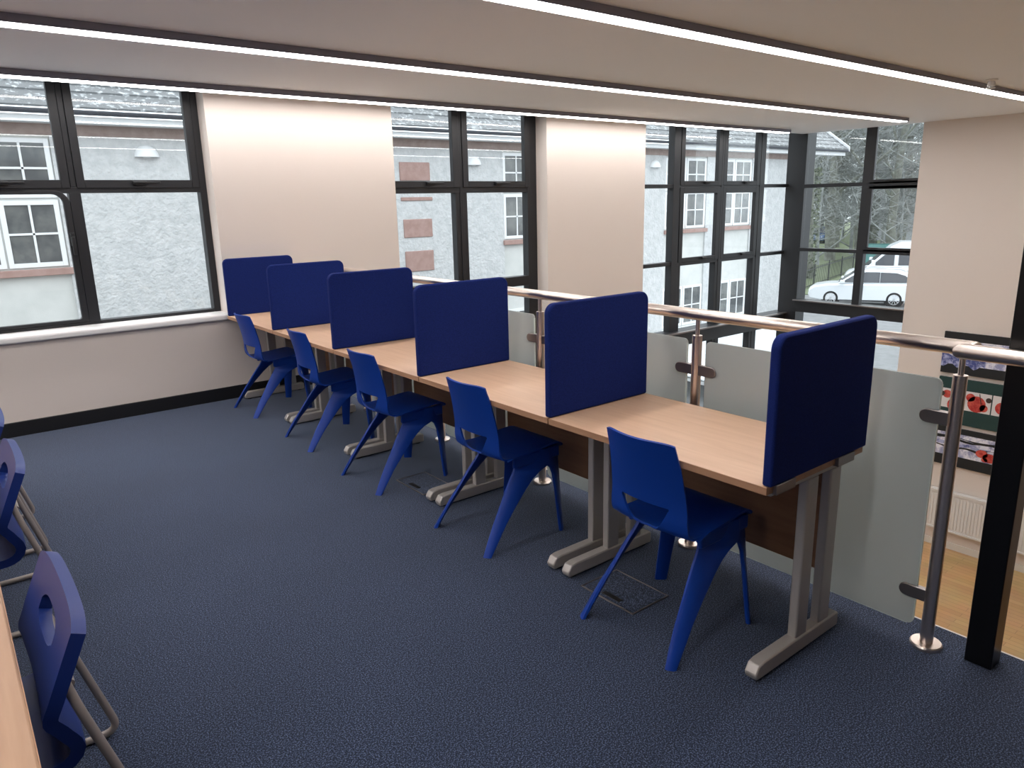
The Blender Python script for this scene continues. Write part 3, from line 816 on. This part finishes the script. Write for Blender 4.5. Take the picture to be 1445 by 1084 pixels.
# wall lamps and the vent box
for x, z, lb in ((1.93, 2.56, 'white half-dome wall lamp on the roughcast wall, seen through the left window'),
                 (9.10, 2.52, 'white half-dome wall lamp beside the bay, seen through the narrow window'),
                 (15.60, 2.54, 'white half-dome wall lamp seen through the leftmost pane of the tall screen')):
    t = thing('wall_lamp', lb, 'wall lamp', (x, YF, z), 0, 'half-dome wall lamps outside')
    rings = []
    for i in range(9):
        a = PI/2*i/8; r = .205*math.cos(a); h = .21*math.sin(a)
        rings.append([(r*math.cos(PI+PI*k/14), .75*r*math.sin(PI+PI*k/14)-.002, h) for k in range(15)])
    mb = MB()
    R = [[mb.bm.verts.new(p) for p in rr] for rr in rings]
    for a_, b_ in zip(R, R[1:]):
        for i in range(14): mb.bm.faces.new((a_[i], a_[i+1], b_[i+1], b_[i]))
    mb.bm.faces.new(R[0])
    obj('dome_shade', mb, M['upvc'], t)
    obj('backplate', MB().box(-.06, .06, -.012, 0, -.02, .12), M['upvc'], t, .004)
t = thing('floodlight', 'grey floodlight on an arm high on the outside wall near its corner', 'floodlight', (22.9, YF, 2.35), 0)
obj('lamp_head', MB().box(-.16, .12, -.42, -.25, -.10, .08), M['gutter'], t, .01)
obj('arm', MB().tube(fillet([(0,-.30,.05),(.05,-.3,.22),(.35,-.2,.25),(.40,0,.25)], .06), .018, 10), M['upvc'], t)
obj('backplate', MB().box(.33, .47, -.02, 0, .15, .35), M['upvc'], t, .005)
# canopy roof
t = thing('canopy_roof', 'low white slatted canopy roof outside below the tall screen', 'canopy', (16.5, 11.0, ZG))
cn = MB(); n = 22
for k in range(n):
    y0 = 9.2+.19*k
    cn.prism([(y0, .62+.012*k), (y0+.17, .632+.012*k), (y0+.17, .60+.012*k), (y0, .59+.012*k)], 'x', 13.2, 20.6)
obj('roof_slats', cn, M['canopy'], t, smooth=False)
t.children[0].data.transform(Matrix.Translation((-16.5, -11.0, 0)))
for x in (-3.2, 0, 4.0):
    obj('rafter', MB().prism([(-1.8,.54),(2.4,.78),(2.4,.70),(-1.8,.46)], 'x', x-.03, x+.03), M['upvc'], t)
    obj('post', MB().box(x-.03, x+.03, -1.78, -1.72, 0, .48), M['upvc'], t, .003)
    obj('post', MB().box(x-.03, x+.03, 2.30, 2.36, 0, .72), M['upvc'], t, .003)

# ------------------------------------------------------------------ cars
def make_car(name, label, loc, heading, paint, van=False, group=None):
    t = thing(name, label, 'van' if van else 'car', loc, heading, group)
    if not van:
        L0, L1, W = -2.28, 2.38, .90; wb0, wb1, wr_ = -1.33, 1.34, .36
        side = [(-2.25,.45),(-2.30,.75),(-2.24,1.02),(-2.15,1.08),(1.00,1.03),(1.55,1.00),(2.10,.90),(2.33,.74),(2.38,.52),(2.30,.32),(1.80,.24),(-2.10,.28)]
        cab = [(-2.18,1.06,.86),(-1.92,1.52,.70),(-1.50,1.64,.64),(-.20,1.68,.62),(.30,1.60,.62),(1.12,1.03,.84)]
    else:
        L0, L1, W = -2.9, 2.7, 1.0; wb0, wb1, wr_ = -1.75, 1.75, .36
        side = [(-2.9,.40),(-2.92,1.25),(1.55,1.25),(1.9,1.20),(2.55,.98),(2.72,.75),(2.72,.42),(2.5,.30),(-2.8,.32)]
        cab = [(-2.92,1.22,1.0),(-2.86,2.35,.93),(-2.70,2.58,.86),(.10,2.60,.84),(.55,2.38,.86),(1.0,1.95,.88),(1.75,1.22,.97)]
    b = MB()
    rings = []
    for y, k in ((-W,.93),(-W+.05,.985),(-W*.5,1.0),(W*.5,1.0),(W-.05,.985),(W,.93)):
        cxm, czm = (L0+L1)/2, .62
        rings.append([((p[0]-cxm)*(1 if abs(y) < W*.9 else .985)+cxm, y, (p[1]-czm)*k+czm) for p in side])
    b.loft(rings)
    body = obj('body', b, paint, t, .04, angle=50, seg=3)
    c = MB(); c.loft([[(p[0], -p[2], p[1]) for p in cab], [(p[0], p[2], p[1]) for p in cab]])
    cabin = obj('cabin', c, paint, t, .05, angle=50, seg=3)
    def sidewin(poly, nm='side_window'):
        for sd in (-1, 1):
            q = []
            for x, z in poly:
                # follow the tumblehome of the cabin
                zz = [(cab[0][1], cab[0][2]), (max(p[1] for p in cab), min(p[2] for p in cab))]
                tt = (z-zz[0][0])/(zz[1][0]-zz[0][0]); w = zz[0][1]+(zz[1][1]-zz[0][1])*tt+.022
                q.append((x, sd*w, z))
            m2 = MB(); m2.loft([q, [(x, y-sd*.05, z) for x, y, z in q]]); obj(nm, m2, M['carglass'], cabin, smooth=False)
    if not van:
        sidewin([(-1.95,1.22),(-1.72,1.44),(-1.35,1.55),(-.70,1.57),(-.70,1.12),(-1.75,1.13)])
        sidewin([(-.675,1.12),(-.675,1.575),(-.10,1.575),(.20,1.50),(.20,1.11)])
        sidewin([(.225,1.11),(.225,1.50),(.42,1.42),(.90,1.12)])
        for sd in (-1, 1):
            obj('roof_rail', MB().tube(fillet([(-1.75,sd*.66,1.60),(-1.6,sd*.64,1.72),(-.1,sd*.62,1.76),(.25,sd*.62,1.65)], .12), .025, 8), M['alloy'], t)
        obj('windscreen', MB().loft([[(.36,-.56,1.60),(1.06,-.76,1.08),(1.06,.76,1.08),(.36,.56,1.60)], [(.33,-.55,1.57),(1.02,-.75,1.05),(1.02,.75,1.05),(.33,.55,1.57)]]), M['carglass'], cabin, smooth=False)
        obj('rear_window', MB().loft([[(-2.14,-.70,1.16),(-1.97,-.62,1.48),(-1.97,.62,1.48),(-2.14,.70,1.16)], [(-2.08,-.70,1.16),(-1.92,-.62,1.48),(-1.92,.62,1.48),(-2.08,.70,1.16)]]), M['carglass'], cabin, smooth=False)
        hz, tz = .74, .90
    else:
        sidewin([(-2.5,1.38),(-2.5,2.0),(-.85,2.0),(-.85,1.38)]); sidewin([(-.65,1.38),(-.65,2.0),(.20,2.0),(.20,1.38)])
        sidewin([(.40,1.36),(.40,2.0),(.88,1.92),(1.45,1.36)])
        obj('windscreen', MB().loft([[(1.04,-.80,1.94),(1.76,-.88,1.26),(1.76,.88,1.26),(1.04,.80,1.94)], [(1.0,-.80,1.90),(1.71,-.88,1.22),(1.71,.88,1.22),(1.0,.80,1.90)]]), M['carglass'], cabin, smooth=False)
        for sd in (-1, 1): obj('gutter_line', MB().box(-2.8, .5, sd*.935-.02, sd*.935+.02, 2.20, 2.225), M['alloy'], cabin, smooth=False)
        hz, tz = .85, 1.1
    for sd in (-1, 1):
        obj('headlight', MB().loft([[(L1-.42,sd*(W-.03),hz+.06),(L1-.05,sd*(W-.22),hz),(L1-.03,sd*(W-.22),hz-.10),(L1-.35,sd*(W-.02),hz-.06)], [(L1-.42,sd*(W-.12),hz+.06),(L1-.1,sd*(W-.30),hz),(L1-.1,sd*(W-.3),hz-.10),(L1-.35,sd*(W-.12),hz-.06)]]), M['lamp_glass'], t, smooth=False)
        obj('door_mirror', MB().box(.78 if not van else 1.3, .98 if not van else 1.5, sd*(W-.02), sd*(W+.16), (1.06 if not van else 1.35), (1.22 if not van else 1.65)), paint, t, .03)
        obj('sill_trim', MB().box(wb0+.4, wb1-.4, sd*(W-.06), sd*(W-.01), .24, .36), M['tyre'], t, .01)
        for wx in (wb0, wb1):
            arch = MB().cyl((wx, sd*(W-.25), wr_+.03), (wx, sd*(W-.012), wr_+.03), wr_+.07, seg=28)
            obj('wheel_arch', arch, M['tyre'], t)
            y0, y1 = sd*(W-.22), sd*(W+.002)
            whl = obj('wheel', MB().lathe([(.0,y0),(wr_-.04,y0),(wr_,y0+.03*sd),(wr_,y1-.03*sd),(wr_-.04,y1),(wr_*.66,y1),(wr_*.64,y1-.03*sd),(.0,y1-.03*sd)], (wx,0,wr_), 28, 'y'), M['tyre'], t)
            rm = MB(); yr = y1-.01*sd
            rm.lathe([(wr_*.66,yr-.02*sd),(wr_*.66,yr+.008*sd),(wr_*.60,yr+.008*sd),(wr_*.60,yr-.02*sd)], (wx,0,wr_), 28, 'y')
            rm.lathe([(.0,yr-.02*sd),(.055,yr-.02*sd),(.05,yr+.012*sd),(.0,yr+.012*sd)], (wx,0,wr_), 16, 'y')
            for k in range(10):
                a = 2*PI*k/10; p = Vector((math.cos(a), 0, math.sin(a)))
                rm.cyl((wx+p.x*.04, yr, wr_+p.z*.04), (wx+p.x*wr_*.66, yr, wr_+p.z*wr_*.66), .011, .016, 6)
            obj('rim', rm, M['alloy'], whl)
    return t
hd = math.atan2(2.43, -1.18)
make_car('estate_car', 'white sport utility car parked side on outside the right glazing', (33.09, 15.55, ZG), hd, M['carwhite'])
make_car('van', 'white high-roofed van parked behind the white car', (39.9, 16.9, ZG), hd+.05, M['carwhite'], True)
make_car('estate_car', 'dark blue car far off between the tree trunks', (77.0, 41.8, ZG+.05), hd+1.3, M['carblue'])
# railings
t = thing('railing', 'black iron railings in front of the grass behind the cars', 'railing', (33.0, 19.4, ZG), 0)
dv = Vector((14.5, 3.9)); n = 70; Ln = dv.length; t.rotation_euler = (0, 0, math.atan2(dv.y, dv.x))
rl = MB()
for z in (.15, 1.05): rl.box(-1.5, Ln, -.02, .02, z, z+.04)
for k in range(n): x = -1.5+(Ln+1.5)*k/n; rl.cyl((x,0,.02),(x,0,1.18),.012,seg=6)
obj('railing_bars', rl, M['iron'], t)
for k in range(6):
    x = -1.45+(Ln+1.4)*k/5; obj('post', MB().box(x-.03, x+.03, -.03, .03, 0, 1.3), M['iron'], t, .004)
# teal panel, distant house
t = thing('mesh_fence', 'teal mesh fence panel behind the white van', 'fence', (51.6, 22.9, ZG), hd, None)
pn = MB()
for k in range(24): pn.box(-1.5+.125*k, -1.44+.125*k, -.02, .02, .1, 1.7)
for z in (.15, .95, 1.65): pn.box(-1.5, 1.5, -.03, .03, z, z+.06)
pn.box(-1.5, 1.5, .02, .03, .1, 1.7)
obj('panel', pn, M['teal'], t, smooth=False)
for x in (-1.5, 1.5): obj('post', MB().box(x-.04, x+.04, -.04, .04, 0, 1.8), M['teal'], t, .004)
t = thing('house', 'pale grey house far behind the trees at the right', 'house', (88, 36, ZG), hd)
obj('wall', MB().box(-5, 5, -3, 3, 0, 3.6), M['grey_house'], t, smooth=False)
obj('roof', MB().prism([(-3.4,3.5),(3.4,3.5),(0,6.2)], 'x', -5.3, 5.3), M['slate'], t, smooth=False)
for x in (-3, -.3, 2.4): obj('window', MB().box(x, x+1.0, 2.97, 3.03, 1.1, 2.4), M['dark_pane'], t, smooth=False)

# ------------------------------------------------------------------ trees
def tree_meshes(seed, h, r0, fork=.30, spread=.55, levels=5, rmin=.006):
    rnd = random.Random(seed); thick = MB(); fine = MB()
    def branch(p, d, L, r, lev):
        n = 5 if lev < 2 else 3; pts = [p]; radii = [r]; q = p.copy(); dd = d.copy()
        for k in range(n):
            dd = (dd + Vector((rnd.uniform(-1,1), rnd.uniform(-1,1), rnd.uniform(-.5,.9)))*(.10 if lev == 0 else .24)).normalized()
            q = q + dd*L/n; pts.append(q.copy()); radii.append(r*(1-.55*(k+1)/n))
        (thick if lev < 2 else fine).tube(pts, r, 10 if lev == 0 else (6 if lev < 3 else 3), radii)
        if lev >= levels: return
        m = (7, 5, 5, 4, 3)[min(lev, 4)]
        for i in range(m):
            f_ = (fork if lev == 0 else .25) + (1-(fork if lev == 0 else .25))*(i+rnd.random()*.8)/m
            idx = min(int(f_*n), n-1); tt = f_*n-idx; bp = pts[idx].lerp(pts[idx+1], min(1, tt))
            ax = Vector((rnd.uniform(-1,1), rnd.uniform(-1,1), rnd.uniform(-.15,.5))).normalized()
            nd = (dd*(1-spread)+ax*(spread+.25)).normalized()
            branch(bp, nd, L*rnd.uniform(.42,.68), max(rmin, r*rnd.uniform(.32,.5)*(1-.4*f_)), lev+1)
    branch(Vector((0,0,-.1)), Vector((0,0,1)), h, r0, 0)
    return thick, fine
def make_tree(seed, h, r0, label, loc, ivy=False, **k):
    t = thing('bare_tree', label, 'tree', loc, seed*1.7, 'bare winter trees outside')
    a, b = tree_meshes(seed, h, r0, **k)
    obj('trunk', a, M['bark'], t); obj('twigs', b, M['twig'], t, smooth=False)
    if ivy:
        iv = MB(); rnd = random.Random(seed)
        for q in range(900):
            an = rnd.uniform(0, 2*PI); z = rnd.uniform(.1, h*.45)**1.0; rr = r0*(1-.3*z/h)+rnd.uniform(.0,.14)
            p = Vector((rr*math.cos(an), rr*math.sin(an), z)); s_ = rnd.uniform(.05,.11)
            u = Vector((rnd.uniform(-1,1), rnd.uniform(-1,1), rnd.uniform(-1,1))).normalized()*s_; w = u.orthogonal().normalized()*s_*.8
            vs = [iv.bm.verts.new(p+e) for e in (u, w, -u, -w)]; iv.bm.faces.new(vs)
        obj('ivy', iv, M['ivy'], t, smooth=False)
    return t
ta = make_tree(3, 15, .50, 'thick mossy bare tree beside the end of the neighbouring building', (41.9, 23.55, ZG), ivy=True)
tb = make_tree(8, 16, .42, 'bare tree left of the mullion in the right glazing, just behind the mossy one', (55.0, 29.0, ZG))
tc_ = make_tree(14, 14, .36, 'bare tree right of the mullion above the van', (57.7, 28.05, ZG))
TL = ['slim bare tree %s' % s for s in ()]
spots = [(tb, 62.3, 32.9, 'bare tree in the gap left of the mullion, third trunk from the building'),
         (ta, 64.0, 30.3, 'bare tree with ivy right of the mullion, behind the teal fence'),
         (tc_, 55.0, 24.2, 'bare tree rising behind the van roof'),
         (tb, 72.0, 31.2, 'bare tree in front of the grey house'),
         (ta, 76.0, 40.0, 'far bare tree behind the others, hazy at the left of the right glazing'),
         (tc_, 70.0, 36.5, 'far bare tree behind the mullion of the right glazing')]
for src, x, y, lb in spots: dup(src, (x, y, ZG), x*.9, lb)
rnd = random.Random(5)
ga, gb_ = tree_meshes(21, 8.5, .16, fork=.06, spread=.75, rmin=.022, levels=4)
srcs = []
for q in (ga, gb_):
    me_ = bpy.data.meshes.new('thicket_source'); q.bm.to_mesh(me_); q.bm.free(); srcs.append(me_)
thb = bmesh.new()
for k in range(30):
    d = rnd.uniform(58, 120); az = math.radians(21.5+10.5*((k*.618) % 1))
    for me_ in srcs:
        n0 = len(thb.verts); thb.from_mesh(me_); thb.verts.ensure_lookup_table()
        mx_ = Matrix.Translation((-1.45+d*math.cos(az), -1.17+d*math.sin(az), ZG)) @ Matrix.Rotation(k*2.1, 4, 'Z')
        for v in thb.verts[n0:]: v.co = mx_ @ v.co
thicket = obj('bush', thb, M['twig'], smooth=False)
tag(thicket, 'tangle of bare undergrowth between the tree trunks beyond the parked cars', 'undergrowth'); thicket['kind'] = 'stuff'
for me_ in srcs: bpy.data.meshes.remove(me_)
for k in range(12):
    d = rnd.uniform(84, 125); az = math.radians(22+10*((k*.618) % 1))
    dup([ta, tb, tc_][k % 3], (-1.45+d*math.cos(az), -1.17+d*math.sin(az), ZG), k*1.3, 'bare tree in the distant belt of woodland', 'distant woodland trees')

# ------------------------------------------------------------------ world, camera, view
w = bpy.data.worlds.new('overcast'); S.world = w; w.use_nodes = True
nt = w.node_tree; bg = nt.nodes['Background']
tcw = nt.nodes.new('ShaderNodeTexCoord'); sep = nt.nodes.new('ShaderNodeSeparateXYZ'); cr = nt.nodes.new('ShaderNodeValToRGB')
nt.links.new(tcw.outputs['Generated'], sep.inputs[0]); nt.links.new(sep.outputs['Z'], cr.inputs['Fac'])
cr.color_ramp.elements[0].color = (.74, .80, .86, 1); cr.color_ramp.elements[1].color = (.90, .95, 1.0, 1)
nt.links.new(cr.outputs['Color'], bg.inputs['Color']); bg.inputs['Strength'].default_value = 3.1

cam = bpy.data.cameras.new('camera'); co = bpy.data.objects.new('camera', cam); COL.objects.link(co)
cam.sensor_fit = 'HORIZONTAL'; cam.sensor_width = 36; cam.lens = 1025.3868/1445*36; cam.clip_start = .02; cam.clip_end = 500
R = Vector((0.78146433, -0.62355283, -0.02225684)); U = Vector((0.16732077, 0.1750627, 0.97023544)); F = Vector((0.60109671, 0.76192842, -0.24113859))
co.matrix_world = Matrix(((R.x,U.x,-F.x,-1.45450332),(R.y,U.y,-F.y,-1.17032381),(R.z,U.z,-F.z,1.61321362),(0,0,0,1)))
S.camera = co
vs = S.view_settings
S.display_settings.display_device = 'sRGB'
vs.view_transform = 'Standard'; vs.look = 'None'; vs.exposure = 0.12; vs.gamma = 1.0; vs.use_curve_mapping = False
S.cycles.max_bounces = 10; S.cycles.diffuse_bounces = 6; S.cycles.transparent_max_bounces = 24; S.cycles.glossy_bounces = 4
S.cycles.use_denoising = True
